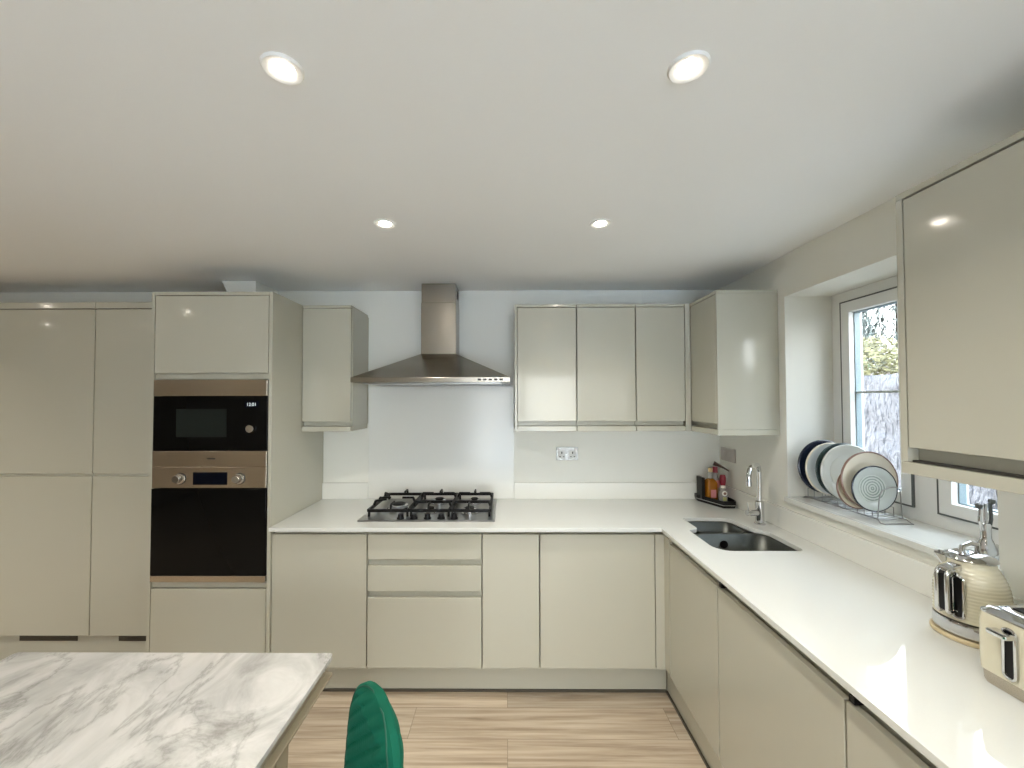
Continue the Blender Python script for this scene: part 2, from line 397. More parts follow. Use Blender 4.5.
B(1.068, 1.0995, 2.423, 2.443, 1.376, 2.138).build('corner_filler', M['gloss'], t)
# corner unit on the right wall
XW_ = 1.10
t = thing('wall_cabinet', (1.26, 2.41, 1.375), 'corner wall cabinet on the right wall with a glossy end panel beside the window', 'cabinet')
B(XW_+.024, XR-.003, 2.135, 2.72, 1.436, 2.12).build('body', M['panel'], t)
B(XW_+.03, XR-.003, 2.135, 2.72, 1.407, 1.4355).build('handle_rail', M['panel'], t)
B(XW_, XR-.003, 2.117, 2.72, 1.376, 1.4055).build('pelmet', M['gloss'], t, bevel=.001)
B(XW_, XR-.003, 2.117, 2.72, 2.1215, 2.138).build('cornice', M['gloss'], t, bevel=.001)
B(XW_, XR-.003, 2.117, 2.134, 1.4065, 2.1205).build('end_panel', M['gloss'], t)
cab_doorX(t, 2.136, 2.42, 1.436, 2.118, XW_)
# near unit
t = thing('wall_cabinet', (1.26, .5, 1.36), 'large wall cabinet on the right wall, nearest the camera, above the kettle and toaster', 'cabinet')
Y1 = 1.14
B(XW_+.024, XR-.003, -.16, Y1-.019, 1.436, 2.12).build('body', M['panel'], t)
B(XW_+.03, XR-.003, -.16, Y1-.019, 1.398, 1.4355).build('handle_rail', M['panel'], t)
B(XW_, XR-.003, -.16, Y1, 1.36, 1.392).build('pelmet', M['gloss'], t, bevel=.001)
B(XW_+.012, XR-.003, -.16, Y1-.019, 1.3925, 1.3975).build('shadow_strip', M['dark'], t)
B(XW_, XR-.003, -.16, Y1, 2.1215, 2.138).build('cornice', M['gloss'], t, bevel=.001)
B(XW_, XR-.003, Y1-.018, Y1, 1.393, 2.1205).build('end_panel', M['gloss'], t)
cab_doorX(t, .50, Y1-.019, 1.432, 2.116, XW_)
cab_doorX(t, -.16, .498, 1.432, 2.116, XW_)

# oven housing
t = thing('oven_housing', (-1.55, 2.42, 0), 'tall beige oven housing holding the microwave and oven, left of the worktop', 'cabinet')
YT = 2.115
B(-1.252, -1.2345, YT, D-.002, .001, 2.138).build('side_panel', M['gloss'], t, bevel=.001)
B(-1.877, -1.861, YT, D-.002, .001, 2.138).build('side_panel', M['gloss'], t, bevel=.001)
b = MB(); b.box(-1.86, -1.253, YT+.022, D-.02, 1.70, 2.12); b.box(-1.86, -1.253, YT+.022, D-.02, .15, .6); b.box(-1.86, -1.253, D-.02, D-.004, .15, 2.12)
b.box(-1.859, -1.2535, YT+.012, YT+.03, 1.676, 1.70); b.box(-1.859, -1.2535, YT+.012, YT+.03, .588, .612)
b.build('body', M['panel'], t)
B(-1.86, -1.253, YT, D-.004, 2.1215, 2.138).build('cornice', M['gloss'], t, bevel=.001)
cab_doorY(t, -1.859, -1.254, 1.708, 2.118, YT)
cab_doorY(t, -1.859, -1.254, .155, .583, YT, 'drawer')
B(-1.86, -1.253, YT+.06, YT+.075, 0, .148).build('kickboard', M['panel'], t)

AX0, AX1 = -1.855, -1.2555
mw = thing('microwave', (-1.555, 2.3, 1.217), 'built-in black glass and steel microwave above the oven', 'microwave')
B(AX0+.02, AX1-.02, YT+.022, 2.56, 1.225, 1.665).build('case', M['black'], mw)
B(AX0, AX1, YT-.006, YT+.018, 1.588, 1.672).build('top_trim', M['steel'], mw, bevel=.0015)
B(AX0, AX1, YT-.006, YT+.018, 1.217, 1.299).build('bottom_trim', M['steel'], mw, bevel=.0015)
B(AX0, AX1, YT-.004, YT+.018, 1.3, 1.587).build('front_glass', M['black_glass'], mw, bevel=.001)
B(-1.734, -1.468, YT-.0052, YT-.0042, 1.372, 1.519).build('viewing_window', M['window_glass_dark'], mw)
k = MB().lathe([(.022, 0), (.0215, -.016), (.019, -.02), (0, -.0205)], (-1.337, YT-.0045, 1.416), 32, 'Y').build('knob', M['chrome'], mw, True)
B(-1.375, -1.30, YT-.0052, YT-.0042, 1.525, 1.56).build('display', M['display'], mw)
B(-1.568, -1.525, YT-.0075, YT-.0064, 1.2565, 1.2625).build('brand_mark', M['dark'], mw)
cu = bpy.data.curves.new('digits', 'FONT'); cu.body = '12:01'; cu.size = .024; cu.align_x = 'CENTER'; cu.align_y = 'CENTER'
tmp = bpy.data.objects.new('digits_tmp', cu); col.objects.link(tmp)
bpy.context.view_layer.update()
me = bpy.data.meshes.new_from_object(tmp.evaluated_get(bpy.context.evaluated_depsgraph_get()))
bpy.data.objects.remove(tmp)
me.transform(Matrix.Rotation(PI/2, 4, 'X')); me.materials.clear(); me.materials.append(M['digits'])
o = bpy.data.objects.new('clock_digits', me); col.objects.link(o); o.parent = mw; o.location = Vector((-1.338, YT-.0058, 1.542))-WORLD[mw.name]

ov = thing('oven', (-1.555, 2.3, .62), 'built-in black glass oven with steel control panel below the microwave', 'oven')
B(AX0+.02, AX1-.02, YT+.022, 2.6, .63, 1.205).build('case', M['black'], ov)
B(AX0, AX1, YT-.006, YT+.018, 1.107, 1.2155).build('control_panel', M['steel'], ov, bevel=.0015)
dr = B(AX0, AX1, YT-.01, YT+.018, .655, 1.104).build('oven_door', M['black_glass'], ov, bevel=.002)
B(AX0, AX1, YT-.01, YT+.018, .622, .654).build('bottom_trim', M['steel'], ov, bevel=.0015)
B(-1.639, -1.460, YT-.0075, YT-.0062, 1.124, 1.189).build('display', M['display'], ov)
for x in (-1.713, -1.402):
    b = MB().lathe([(.026, 0), (.026, -.003), (.0225, -.004), (.021, -.022), (.018, -.026), (0, -.0262)], (x, YT-.0062, 1.156), 32, 'Y').build('knob', M['chrome'], ov, True)
    MB().lathe([(.030, 0), (.030, -.002), (.0265, -.002), (.0265, 0)], (x+.006, YT-.0062, 1.156), 32, 'Y', cap=False).build('knob_ring', M['black'], b, True)

# tall units set back at far left
YL = 2.38
def tall(x0, x1, label):
    t = thing('tall_cabinet', ((x0+x1)/2, 2.55, 0), label, 'cabinet', 'tall cabinets left of the oven housing')
    B(x0+.001, x1-.001, YL+.024, D-.003, .18, 2.112).build('body', M['panel'], t)
    B(x0+.001, x1-.001, YL+.012, YL+.0235, 1.09, 1.16).build('handle_rail', M['panel'], t)
    cab_doorY(t, x0, x1, .187, 1.117, YL); cab_doorY(t, x0, x1, 1.133, 2.108, YL)
    B(x0+.001, x1-.001, YL, D-.003, 2.1135, 2.15).build('cornice', M['gloss'], t)
    return t
tall(-3.65, -3.052, 'tall two-door cabinet at the far left, cut by the photo edge')
tall(-3.05, -2.45, 'wide tall cabinet at the left edge, above the first plinth vent')
tall(-2.448, -1.879, 'narrower looking tall cabinet touching the oven housing')
pl = tag(B(-3.65, -1.879, 2.43, 2.446, 0, .178).build('plinth', M['panel']), 'beige plinth with dark vent slots below the tall cabinets', 'plinth')
for a, b_ in ((-2.916, -2.566), (-2.319, -1.90)):
    v = MB()
    v.box(a, b_, 2.4275, 2.4295, .13, .176)
    for k in range(4): v.box(a+.004, b_-.004, 2.4245, 2.4274, .134+k*.0105, .139+k*.0105)
    v.build('vent_grille', M['grille'], pl)

# ------------------------------------------------------------------ worktop with sink cut-out
def arc(cx, cy, r, a0, a1, n=6): return [(cx+r*math.cos(math.radians(a0+(a1-a0)*k/n)), cy+r*math.sin(math.radians(a0+(a1-a0)*k/n))) for k in range(n+1)]
def rrect(x0, x1, y0, y1, r, n=6):
    return arc(x1-r, y0+r, r, -90, 0, n)+arc(x1-r, y1-r, r, 0, 90, n)+arc(x0+r, y1-r, r, 90, 180, n)+arc(x0+r, y0+r, r, 180, 270, n)
hole = arc(.918+.07, 1.783+.07, .07, 180, 270)+arc(1.30-.035, 1.783+.035, .035, -90, 0)+[(1.30, 2.02)]+[(1.285, 2.055), (1.262, 2.078), (1.248, 2.10)]+arc(1.23-.05, 2.275-.05, .05, 0, 90)+[(.975, 2.275)]+[(.975, 2.10), (.965, 2.085), (.918, 2.06)]
outer = [(-1.232, 2.093), (.7914, 2.093), (.7914, -.80), (1.4195, -.80), (1.4195, 2.7195), (-1.232, 2.7195)]
tag(MB().plate(outer, [hole], .8855, .905).build('worktop', M['quartz'], bevel=.0015), 'continuous L-shaped white quartz worktop from the oven housing round to the right', 'worktop')
tag(MB().plate([(-1.232, 2.70), (-.928, 2.70), (-.928, 2.7195), (-1.232, 2.7195)], [], .9055, 1.011).build('upstand', M['quartz_wall'], bevel=.001), 'short white upstand beside the oven housing left of the hob splashback', 'upstand')
tag(B(.049, 1.4195, 2.70, 2.7195, .9055, 1.011).build('upstand', M['quartz_wall'], bevel=.001), 'white upstand along the back wall right of the hob splashback', 'upstand')
tag(B(1.402, 1.4195, -.80, 2.699, .9055, 1.011).build('upstand', M['quartz_wall'], bevel=.001), 'long white upstand along the right wall behind the tap and kettle', 'upstand')
tag(B(-.926, .0465, 2.7075, 2.7195, .9055, 1.655).build('splashback', M['quartz_wall'], bevel=.001), 'tall pale splashback panel between the hob and extractor hood', 'splashback')

# sink: two bowls under the worktop
sk = thing('sink', (1.1, 2.03, .70), 'undermounted one and a half bowl dark steel sink in the corner worktop', 'sink')
def bowl(x0, x1, y0, y1, r, depth, name):
    rings = []
    ztop = .884
    for (ins, z) in ((-.012, ztop), (0, ztop), (0, ztop-depth+.03), (.01, ztop-depth+.01), (.03, ztop-depth)):
        rr = max(.008, r-ins)
        rings.append([(x, y, z) for x, y in rrect(x0+ins, x1-ins, y0+ins, y1-ins, rr, 7)])
    o = MB(); vr = [[o.bm.verts.new(p) for p in rg] for rg in rings]
    for a, b_ in zip(vr, vr[1:]):
        for i in range(len(a)):
            j = (i+1) % len(a); o.bm.faces.new((a[i], a[j], b_[j], b_[i]))
    o.bm.faces.new(vr[-1])
    ob = o.build(name, M['sink'], sk, True)
    md = ob.modifiers.new('sol', 'SOLIDIFY'); md.thickness = .0012; md.offset = 0
    cx, cy, zb = (x0+x1)/2, (y0+y1)/2, ztop-depth
    MB().lathe([(.045, .0006), (.045, .003), (.036, .004), (.03, .0015), (0, .0015)], (cx, cy, zb), 28).build('drain', M['chrome'], ob, True)
    return ob
bg = bowl(.924, 1.294, 1.789, 2.062, .06, .18, 'bowl')
bowl(.981, 1.224, 2.088, 2.269, .045, .13, 'bowl')
MB().lathe([(.020, -.004), (.020, -.001), (.012, -.003), (0, -.003)], (1.09, 2.0615, .835), 24, 'Y').build('overflow', M['black'], bg, True)

# tap
tp = thing('kitchen_tap', (1.337, 2.164, .905), 'chrome mixer tap with curved spout behind the sink', 'tap')
MB().lathe([(.027, .0005), (.027, .006), (.021, .01), (.021, .118), (.016, .122), (.0, .122)], (1.337, 2.164, .905), 28).build('body', M['chrome'], tp, True)
bx, by = 1.337, 2.164; dx, dy = -.165, -.17
dl = math.hypot(dx, dy); dx /= dl; dy /= dl; R = .05; reach = .205
pts = [(bx, by, 1.027), (bx, by, 1.222-R)]
for k in range(1, 8):
    a = PI/2*k/7; pts.append((bx+dx*R*(1-math.cos(a)), by+dy*R*(1-math.cos(a)), 1.222-R+R*math.sin(a)))
for k in range(0, 8):
    a = PI/2*k/7; s_ = reach-R+R*math.sin(a); pts.append((bx+dx*s_, by+dy*s_, 1.222-R+R*math.cos(a)))
pts.append((bx+dx*reach, by+dy*reach, 1.157))
MB().tube(pts, .0115, 16).build('spout', M['chrome'], tp, True)
MB().cyl((bx+dx*reach, by+dy*reach, 1.160), (bx+dx*reach, by+dy*reach, 1.136), .0138, 20).build('aerator', M['chrome'], tp, True)
b = MB().cyl((1.32, 2.16, .966), (1.262, 2.15, .966), .016, 22).build('handle', M['chrome'], tp, True)
MB().tube([(1.27, 2.151, .975), (1.268, 2.151, 1.02)], [.0035, .003], 10).build('lever', M['chrome'], b, True)

# ------------------------------------------------------------------ hob
hb = thing('gas_hob', (-.44, 2.43, .9055), 'five-burner steel gas hob with black pan supports on the back worktop', 'hob')
HX0, HX1, HY0, HY1 = -.812, -.066, 2.197, 2.685
B(HX0, HX1, HY0, HY1, .9056, .913).build('hob_plate', M['steel_flat'], hb, bevel=.004)
for k, x in enumerate((-.585, -.512, -.437, -.362, -.290)):
    MB().lathe([(.021, .0005), (.021, .006), (.016, .009), (.0145, .026), (0, .0265)], (x, 2.232, .913), 20).build('knob', M['black'], hb, True)
burn = [(-.65, 2.44, .055), (-.44, 2.345, .03), (-.425, 2.56, .04), (-.215, 2.345, .04), (-.205, 2.56, .034)]
for x, y, r in burn:
    b = MB().lathe([(r*1.25, .0003), (r*1.25, .006), (r, .008), (r, .024), (r*.92, .026), (0, .026)], (x, y, .913), 32).build('burner', M['chrome'], hb, True)
    MB().lathe([(r*.66, .0265), (r*.66, .032), (r*.56, .035), (0, .035)], (x, y, .913), 32).build('burner_cap', M['iron'], b, True)
def bar(m_, p, q, w=.014, h=.016):
    p = Vector(p); q = Vector(q); d = (q-p); side = d.cross(Vector((0, 0, 1)))
    side = side.normalized() if side.length > 1e-5 else Vector((1, 0, 0))
    up = side.cross(d).normalized(); a = side*w/2; c = up*h/2
    m_.loft([[p+a+c, p-a+c, p-a-c, p+a-c], [q+a+c, q-a+c, q-a-c, q+a-c]])
def grate(x0, x1, y0, y1, cs):
    g_ = MB(); z = .948
    for x in (x0, x1): bar(g_, (x, y0, z), (x, y1, z))
    for y in (y0, y1): bar(g_, (x0, y, z), (x1, y, z))
    for x in (x0+.004, x1-.004):
        for y in (y0+.004, y1-.004): bar(g_, (x, y, .9135), (x, y, z), .011, .011)
    ym = (y0+y1)/2
    def finger(ex, ey, cx, cy):
        e = Vector((ex, ey, z)); c = Vector((cx, cy, z)); d = (c-e).normalized()
        L = min((c-e).length-.018, .075)
        a_ = e+Vector((0, 0, .030))+d*.012
        bar(g_, e, a_, .010, .012); bar(g_, a_-d*.003, a_+d*(L-.01), .009, .011)
    for cx, cy in cs:
        for ex in (x0, x1): finger(ex, cy, cx, cy)
        finger(cx, y1 if cy > ym-.01 else y0, cx, cy) if len(cs) > 1 else [finger(cx, e, cx, cy) for e in (y0, y1)]
    if len(cs) > 1: bar(g_, (x0, ym, z), (x1, ym, z))
    else:
        for yy in (y0+.09, y1-.09): finger(x0, yy, cs[0][0], cs[0][1])
    g_.build('pan_support', M['iron'], hb, bevel=.0012)
grate(-.775, -.552, 2.265, 2.66, [(-.65, 2.44)])
grate(-.540, -.322, 2.265, 2.66, [(-.44, 2.345), (-.425, 2.56)])
grate(-.310, -.095, 2.265, 2.66, [(-.215, 2.345), (-.205, 2.56)])

# ------------------------------------------------------------------ extractor hood
hd = thing('extractor_hood', (-.42, 2.47, 1.66), 'stainless steel pyramid chimney extractor hood above the gas hob', 'hood')
hx0, hx1, hy0 = -.862, .018, 2.22
B(hx0, hx1, hy0, D-.017, 1.662, 1.69).build('rim', M['steel_hood'], hd, bevel=.0015)
r0 = [(hx0+.003, hy0+.003, 1.6905), (hx1-.003, hy0+.003, 1.6905), (hx1-.003, D-.017, 1.6905), (hx0+.003, D-.017, 1.6905)]
r1 = [(-.543, 2.538, 1.853), (-.318, 2.538, 1.853), (-.318, D-.002, 1.853), (-.543, D-.002, 1.853)]
r0b = [(x, y, 1.6905) for x, y, z in r0]
MB().loft([r0, r1]).build('canopy', M['steel_hood'], hd, bevel=.0015)
B(-.541, -.320, 2.541, D-.002, 1.853, 2.18).build('chimney', M['steel_hood'], hd, bevel=.002)
u = B(-.539, -.322, 2.543, D-.002, 2.18, ZC-.001).build('chimney', M['steel_hood'], hd, bevel=.002)
v = MB()
for k in range(5): v.box(-.3225, -.3212, 2.60, 2.67, 2.222+k*.011, 2.229+k*.011)
v.build('vent_slots', M['dark'], u)
for k in range(5): B(-.16+k*.03, -.142+k*.03, hy0-.0022, hy0+.001, 1.671, 1.681).build('button', M['dark'], hd)
B(hx0+.05, hx1-.05, hy0+.05, D-.05, 1.656, 1.6615).build('filter', M['steel_flat'], hd)

# ------------------------------------------------------------------ sockets
so = thing('wall_socket', (.402, D, 1.203), 'brushed steel double plug socket on the back wall', 'socket')
B(.329, .475, D-.010, D-.0005, 1.160, 1.247).build('face_plate', M['socket'], so, bevel=.002)
for cx in (.366, .438):
    s = B(cx-.022, cx+.022, D-.0112, D-.0102, 1.170, 1.222).build('socket_insert', M['socket_w'], so)
    h = MB(); h.box(cx-.0035, cx+.0035, D-.0125, D-.0113, 1.203, 1.217)
    for q in (-.012, .012): h.box(cx+q-.005, cx+q+.005, D-.0125, D-.0113, 1.181, 1.187)
    h.build('pin_holes', M['black'], s)
for cx in (.345, .459): B(cx-.007, cx+.007, D-.015, D-.0102, 1.226, 1.24).build('switch', M['socket_g'], so, bevel=.001)
so = thing('switch_plate', (XR, 2.60, 1.21), 'grey switch plate on the right wall above the bottles', 'switch')
B(XR-.010, XR-.0005, 2.53, 2.69, 1.168, 1.252).build('face_plate', M['socket_g'], so, bevel=.002)
for y in (2.575, 2.645): B(XR-.013, XR-.0102, y-.012, y+.012, 1.192, 1.228).build('switch', M['socket_g'], so, bevel=.001)

# ------------------------------------------------------------------ bottle tray in the corner
tr = thing('condiment_tray', (1.32, 2.59, .905), 'black faceted tray holding bottles in the worktop corner', 'tray')
base = [(1.232, 2.655), (1.305, 2.462), (1.38, 2.462), (1.397, 2.50), (1.397, 2.692), (1.236, 2.692)]
cxy = (1.325, 2.58)
def scl(p, s): return (cxy[0]+(p[0]-cxy[0])*s, cxy[1]+(p[1]-cxy[1])*s)
o = MB(); o.loft([[(*scl(p, .94), .9055) for p in base], [(*p, .925) for p in base], [(*p, .948) for p in base], [(*scl(p, .95), .948) for p in base], [(*scl(p, .93), .925) for p in base]])
o.build('tray_body', M['black'], tr, bevel=.001)
MB().tube([(1.231, 2.653, .924), (1.304, 2.459, .924), (1.381, 2.459, .924)], .0022, 8).build('trim_line', M['chrome'], tr, True)
def bottle(name, x, y, z, prof, m, label, cat='bottle'):
    t = thing(name, (x, y, z), label, cat)
    MB().lathe(prof, (x, y, z), 28).build('glass_body', M[m], t, True)
    return t
tag(B(1.243, 1.262, 2.60, 2.675, .9268, 1.065, .002).build('black_carton', M['black'], None), 'slim black carton upright at the left end of the tray', 'carton')
t = thing('oil_bottle', (1.297, 2.60, .9268), 'square amber bottle with a cork stopper on the tray', 'bottle')
b = MB(); b.loft([[(x, y, z) for x, y in rrect(1.297-s, 1.297+s, 2.60-s, 2.60+s, min(s*.98, r), 4)] for s, r, z in ((.029, .006, .9268), (.031, .006, .93), (.031, .006, 1.035), (.026, .01, 1.05), (.014, .0135, 1.062))])
b.build('glass_body', M['amber'], t, True)
MB().lathe([(.013, 0), (.013, .03), (.016, .032), (.016, .04), (0, .04)], (1.297, 2.60, 1.0625), 24).build('neck', M['clear'], t, True)
MB().lathe([(.012, 0), (.014, .02), (.013, .024), (0, .024)], (1.297, 2.60, 1.1028), 24).build('stopper', M['cork'], t, True)
B(1.309, 1.3135, 2.574, 2.626, .95, 1.01).bm.free()
B(1.284, 1.316, 2.5665, 2.5685, .945, .995).build('front_label', M['pink'], t)
t = bottle('round_jar', 1.342, 2.535, .9268, [(.022, 0), (.024, .004), (.025, .05), (.022, .068), (.015, .078), (.013, .088), (0, .088)], 'clear', 'small clear jar with a round white label at the front of the tray', 'jar')
MB().lathe([(.016, .0), (.016, -.0012), (0, -.0012)], (1.338, 2.5095, .985), 24, 'Y').build('round_label', M['label'], t)
MB().lathe([(.0085, .0), (.0085, -.0012), (0, -.0012)], (1.338, 2.508, .985), 20, 'Y').build('label_emblem', M['brown'], t)
MB().lathe([(.0145, 0), (.0145, .012), (0, .0125)], (1.342, 2.535, 1.015), 24).build('lid', M['label'], t, True)
B(1.328, 1.348, 2.508, 2.5105, .94, .962).build('lower_label', M['olive'], t)
t = bottle('sauce_bottle', 1.345, 2.635, .9268, [(.024, 0), (.026, .004), (.026, .115), (.014, .15), (.0125, .165), (0, .165)], 'clear', 'clear bottle with a pink label and dark red cap behind the jar')
MB().lathe([(.0262, 0), (.0266, .001), (.0266, .045), (.0262, .046)], (1.345, 2.635, 1.0), 28, cap=False).build('front_label', M['pink'], t, True)
MB().lathe([(.016, 0), (.016, .035), (.013, .038), (0, .038)], (1.345, 2.635, 1.092), 24).build('cap', M['red'], t, True)
t = thing('handled_bottle', (1.364, 2.58, .9268), 'dark red bottle topped by a long sloping dark handle, at the right of the tray', 'bottle')
MB().lathe([(.016, 0), (.018, .004), (.015, .05), (.012, .08), (.017, .11), (.019, .14), (.014, .16), (0, .162)], (1.364, 2.58, .9268), 24).build('bottle_body', M['red'], t, True)
MB().tube([(1.318, 2.60, 1.157), (1.345, 2.588, 1.145), (1.372, 2.575, 1.130), (1.398, 2.565, 1.112)], [.016, .009, .006, .004], 12).build('handle', M['brown_dark'], t, True)

# ------------------------------------------------------------------ plates in a wire rack on the sill
SZ = 1.074
rk = thing('plate_rack', (1.53, 1.83, SZ), 'silver wire plate rack standing on the window sill', 'rack')
w = MB()
for x in (1.475, 1.585): w.tube([(x, 1.63, SZ+.012), (x, 2.02, SZ+.012)], .0022, 8)
ys = [1.645, 1.668, 1.706, 1.738, 1.80, 1.841, 1.878, 1.93, 1.98, 2.02]
for y in ys:
    w.tube([(1.475, y, SZ+.012), (1.53, y, SZ+.006), (1.585, y, SZ+.012)], .002, 8)
w.tube([(1.475, 1.63, SZ+.012), (1.47, 1.615, SZ+.0025), (1.475, 1.60, SZ+.0025), (1.53, 1.60, SZ+.004), (1.585, 1.60, SZ+.0025), (1.59, 1.615, SZ+.0025), (1.585, 1.63, SZ+.012)], .0023, 8)
w.tube([(1.475, 2.02, SZ+.012), (1.475, 2.035, SZ+.0025), (1.585, 2.035, SZ+.0025), (1.585, 2.02, SZ+.012)], .0023, 8)
w.build('base_frame', M['steel_flat'], rk, True)
for y in ys[0:1]:
    MB().tube([(1.487, y, SZ+.012), (1.487, y-.01, SZ+.10), (1.50, y-.008, SZ+.125), (1.53, y-.006, SZ+.135), (1.56, y-.004, SZ+.138), (1.578, y, SZ+.128), (1.585, y, SZ+.012)], .0021, 8).build('wire_hoop', M['steel_flat'], rk, True)
for y in ys[1:]:
    MB().tube([(1.487, y, SZ+.012), (1.487, y, SZ+.05), (1.53, y, SZ+.062), (1.573, y, SZ+.05), (1.573, y, SZ+.012)], .0018, 8).build('wire_hoop', M['steel_flat'], rk, True)
def plate(x, y, r, zc, face, rim, label, lean=.06, well=None):
    t = thing('dinner_plate', (x, y, zc-r), label, 'plate', 'plates in the window sill rack')
    def P(prof, nm, m, **k):
        o = MB().lathe(prof, (0, 0, 0), 56, 'Y', cap=k.get('cap', True))
        ob = o.build(nm, m, t, True, local=True); ob.location = (0, 0, r); ob.rotation_euler.x = -lean; return ob
    b_ = P([(r*.5, .012), (r*.55, .014), (r*.62, .012), (r*.97, .001), (r*.985, -.003), (r*.93, -.0035), (r*.66, .006), (r*.60, .008), (0, .008)], 'plate_body', face)
    P([(r*.975, .003), (r, .001), (r*1.0, -.0035), (r*.965, -.0055), (r*.95, -.0042)], 'rim', rim, cap=False)
    if well is not None: P([(r*.60, .0074), (r*.60, .0068), (0, .0068)], 'well', well)
    return t
plate(1.484, 1.655, .092, SZ+.016+.112, M['greyface'], M['navy'], 'small plate with grey concentric pattern, nearest in the rack', .05, M['plate_pattern'])
plate(1.499, 1.694, .118, SZ+.008+.147, M['ivory'], M['brown'], 'large cream plate with a brown rim behind the patterned small plate', .06)
plate(1.475, 1.722, .088, SZ+.008+.110, M['ivory'], M['brown'], 'small cream plate tucked behind the brown-rimmed plate', .06)
plate(1.522, 1.822, .124, SZ+.008+.156, M['greywhite'], M['greywhite'], 'pale grey plate in the middle of the rack, behind the small cream plate', .06, M['greywhite'])
plate(1.530, 1.86, .125, SZ+.008+.157, M['dkgreen'], M['dkgreen'], 'dark green plate directly behind the pale grey plate', .06)
plate(1.522, 1.915, .123, SZ+.008+.155, M['greywhite'], M['ivory'], 'white plate with a cream rim between the dark green and navy plates', .06)
plate(1.526, 1.965, .127, SZ+.008+.159, M['navy'], M['navy'], 'dark navy plate at the back of the rack', .06)

# ------------------------------------------------------------------ kettle
kx, ky, kz = 1.293, 1.15, .9055
KS = .89
def KL(prof, n=48): return MB().lathe([(r*KS, h) for r, h in prof], (kx, ky, kz), n)
kt = thing('kettle', (kx, ky, kz), 'cream ribbed kettle with chrome lid and handle on the right worktop', 'kettle')
KL([(.088, 0), (.092, .003), (.092, .009), (.088, .012), (0, .012)], 48).build('power_base', M['cream_base'], kt, True)
KL([(.084, .0165), (.086, .02), (.086, .048), (.0845, .052), (0, .052)], 48).build('chrome_band', M['chrome'], kt, True)
prof = [(.0845, .0565)]
nr = 16
for i in range(nr*4+1):
    tt = i/(nr*4); z = .059+tt*.142
    r = .0845-.001*tt-.027*max(0, (tt-.40)/.60)**2.2 - .0006*(1-math.cos(2*PI*tt*nr))
    prof.append((r, z))
prof += [(.055, .211), (.052, .215), (0, .215)]
KL(prof, 64).build('kettle_body', M['cream'], kt, True)
lid = KL([(.057, .212), (.060, .216), (.057, .221), (.04, .229), (.012, .233), (0, .2335)], 48).build('lid', M['chrome'], kt, True)
h = MB(); h.tube([(kx-.035, ky-.01, kz+.229), (kx-.03, ky-.008, kz+.25), (kx, ky, kz+.256), (kx+.03, ky+.008, kz+.25), (kx+.035, ky+.01, kz+.229)], .006, 10)
h.build('lid_handle', M['chrome'], lid, True)
sp = MB()
a = math.radians(125); ux, uy = math.cos(a), math.sin(a)
def K(r, t_, z): return (kx+ux*r*KS-uy*t_, ky+uy*r*KS+ux*t_, kz+z)
sp.loft([[K(.045, -.03, .175), K(.045, .03, .175), K(.045, .03, .2165), K(.045, -.03, .2165)], [K(.076, -.012, .203), K(.076, .012, .203), K(.078, .012, .2165), K(.078, -.012, .2165)]])
sp.build('spout', M['chrome'], kt, bevel=.002)
a = math.radians(192); ux, uy = math.cos(a), math.sin(a)
def loop(r0, r1, z0, z1, c, n=5):
    P = []
    for (cr, cz, a0) in ((r1-c, z1-c, 0), (r0+c, z1-c, 90), (r0+c, z0+c, 180), (r1-c, z0+c, 270)):
        for k in range(n+1):
            an = math.radians(a0+90*k/n); P.append((cr+c*math.cos(an), cz+c*math.sin(an)))
    return P
hn = MB()
for t_ in (-.011, .011): hn.tube([K(r, t_, z) for r, z in loop(.078, .118, .078, .192, .014)], .0055, 10, closed=True)
hn.build('handle', M['chrome'], kt, True)
MB().loft([[K(r, t_, z) for r, z in loop(.100, .118, .082, .188, .008)] for t_ in (-.010, .010)]).build('grip', M['black'], kt, True)
MB().loft([[K(.060, -.014, .186), K(.060, .014, .186), K(.112, .013, .190), K(.112, -.013, .190)], [K(.058, -.014, .206), K(.058, .014, .206), K(.112, .013, .199), K(.112, -.013, .199)]]).build('handle_top', M['chrome'], kt, bevel=.003)
a = math.radians(204); ux, uy = math.cos(a), math.sin(a)
MB().tube([K(.0875, t_, z) for t_, z in [(x_-.0, z_) for x_, z_ in loop(-.011, .011, .066, .178, .010)]], .0035, 8, closed=True).build('gauge_frame', M['chrome'], kt, True)
MB().loft([[K(r, t_, z) for t_, z in loop(-.010, .010, .068, .176, .009)] for r in (.080, .0882)]).build('water_gauge', M['black'], kt, True)

# chrome stand behind kettle on the sill
st = thing('chrome_stand', (1.485, 1.275, SZ), 'chrome stand with two dark-knobbed rods on the sill behind the kettle', 'stand')
MB().lathe([(.026, 0), (.027, .004), (.024, .03), (.016, .05), (.012, .06), (.012, .10), (.009, .105), (0, .105)], (1.485, 1.275, SZ), 28).build('bell_body', M['chrome'], st, True)
MB().tube([(1.485, 1.275, SZ+.104), (1.485, 1.275, SZ+.165)], .005, 10).build('spindle', M['chrome'], st, True)
MB().tube([(1.470, 1.272, SZ+.085), (1.461, 1.270, SZ+.115), (1.465, 1.27, SZ+.15)], .0045, 8).build('lever', M['chrome'], st, True)
MB().tube([(1.499, 1.278, SZ+.085), (1.508, 1.28, SZ+.115), (1.506, 1.28, SZ+.165)], .0045, 8).build('lever', M['gasket'], st, True)
for x, z in ((1.465, .158), (1.506, .172)):
    MB().lathe([(.002, -.009), (.007, -.006), (.009, 0), (.007, .006), (.001, .009)], (x, 1.275, SZ+z), 18).build('lever_knob', M['gasket'], st, True)

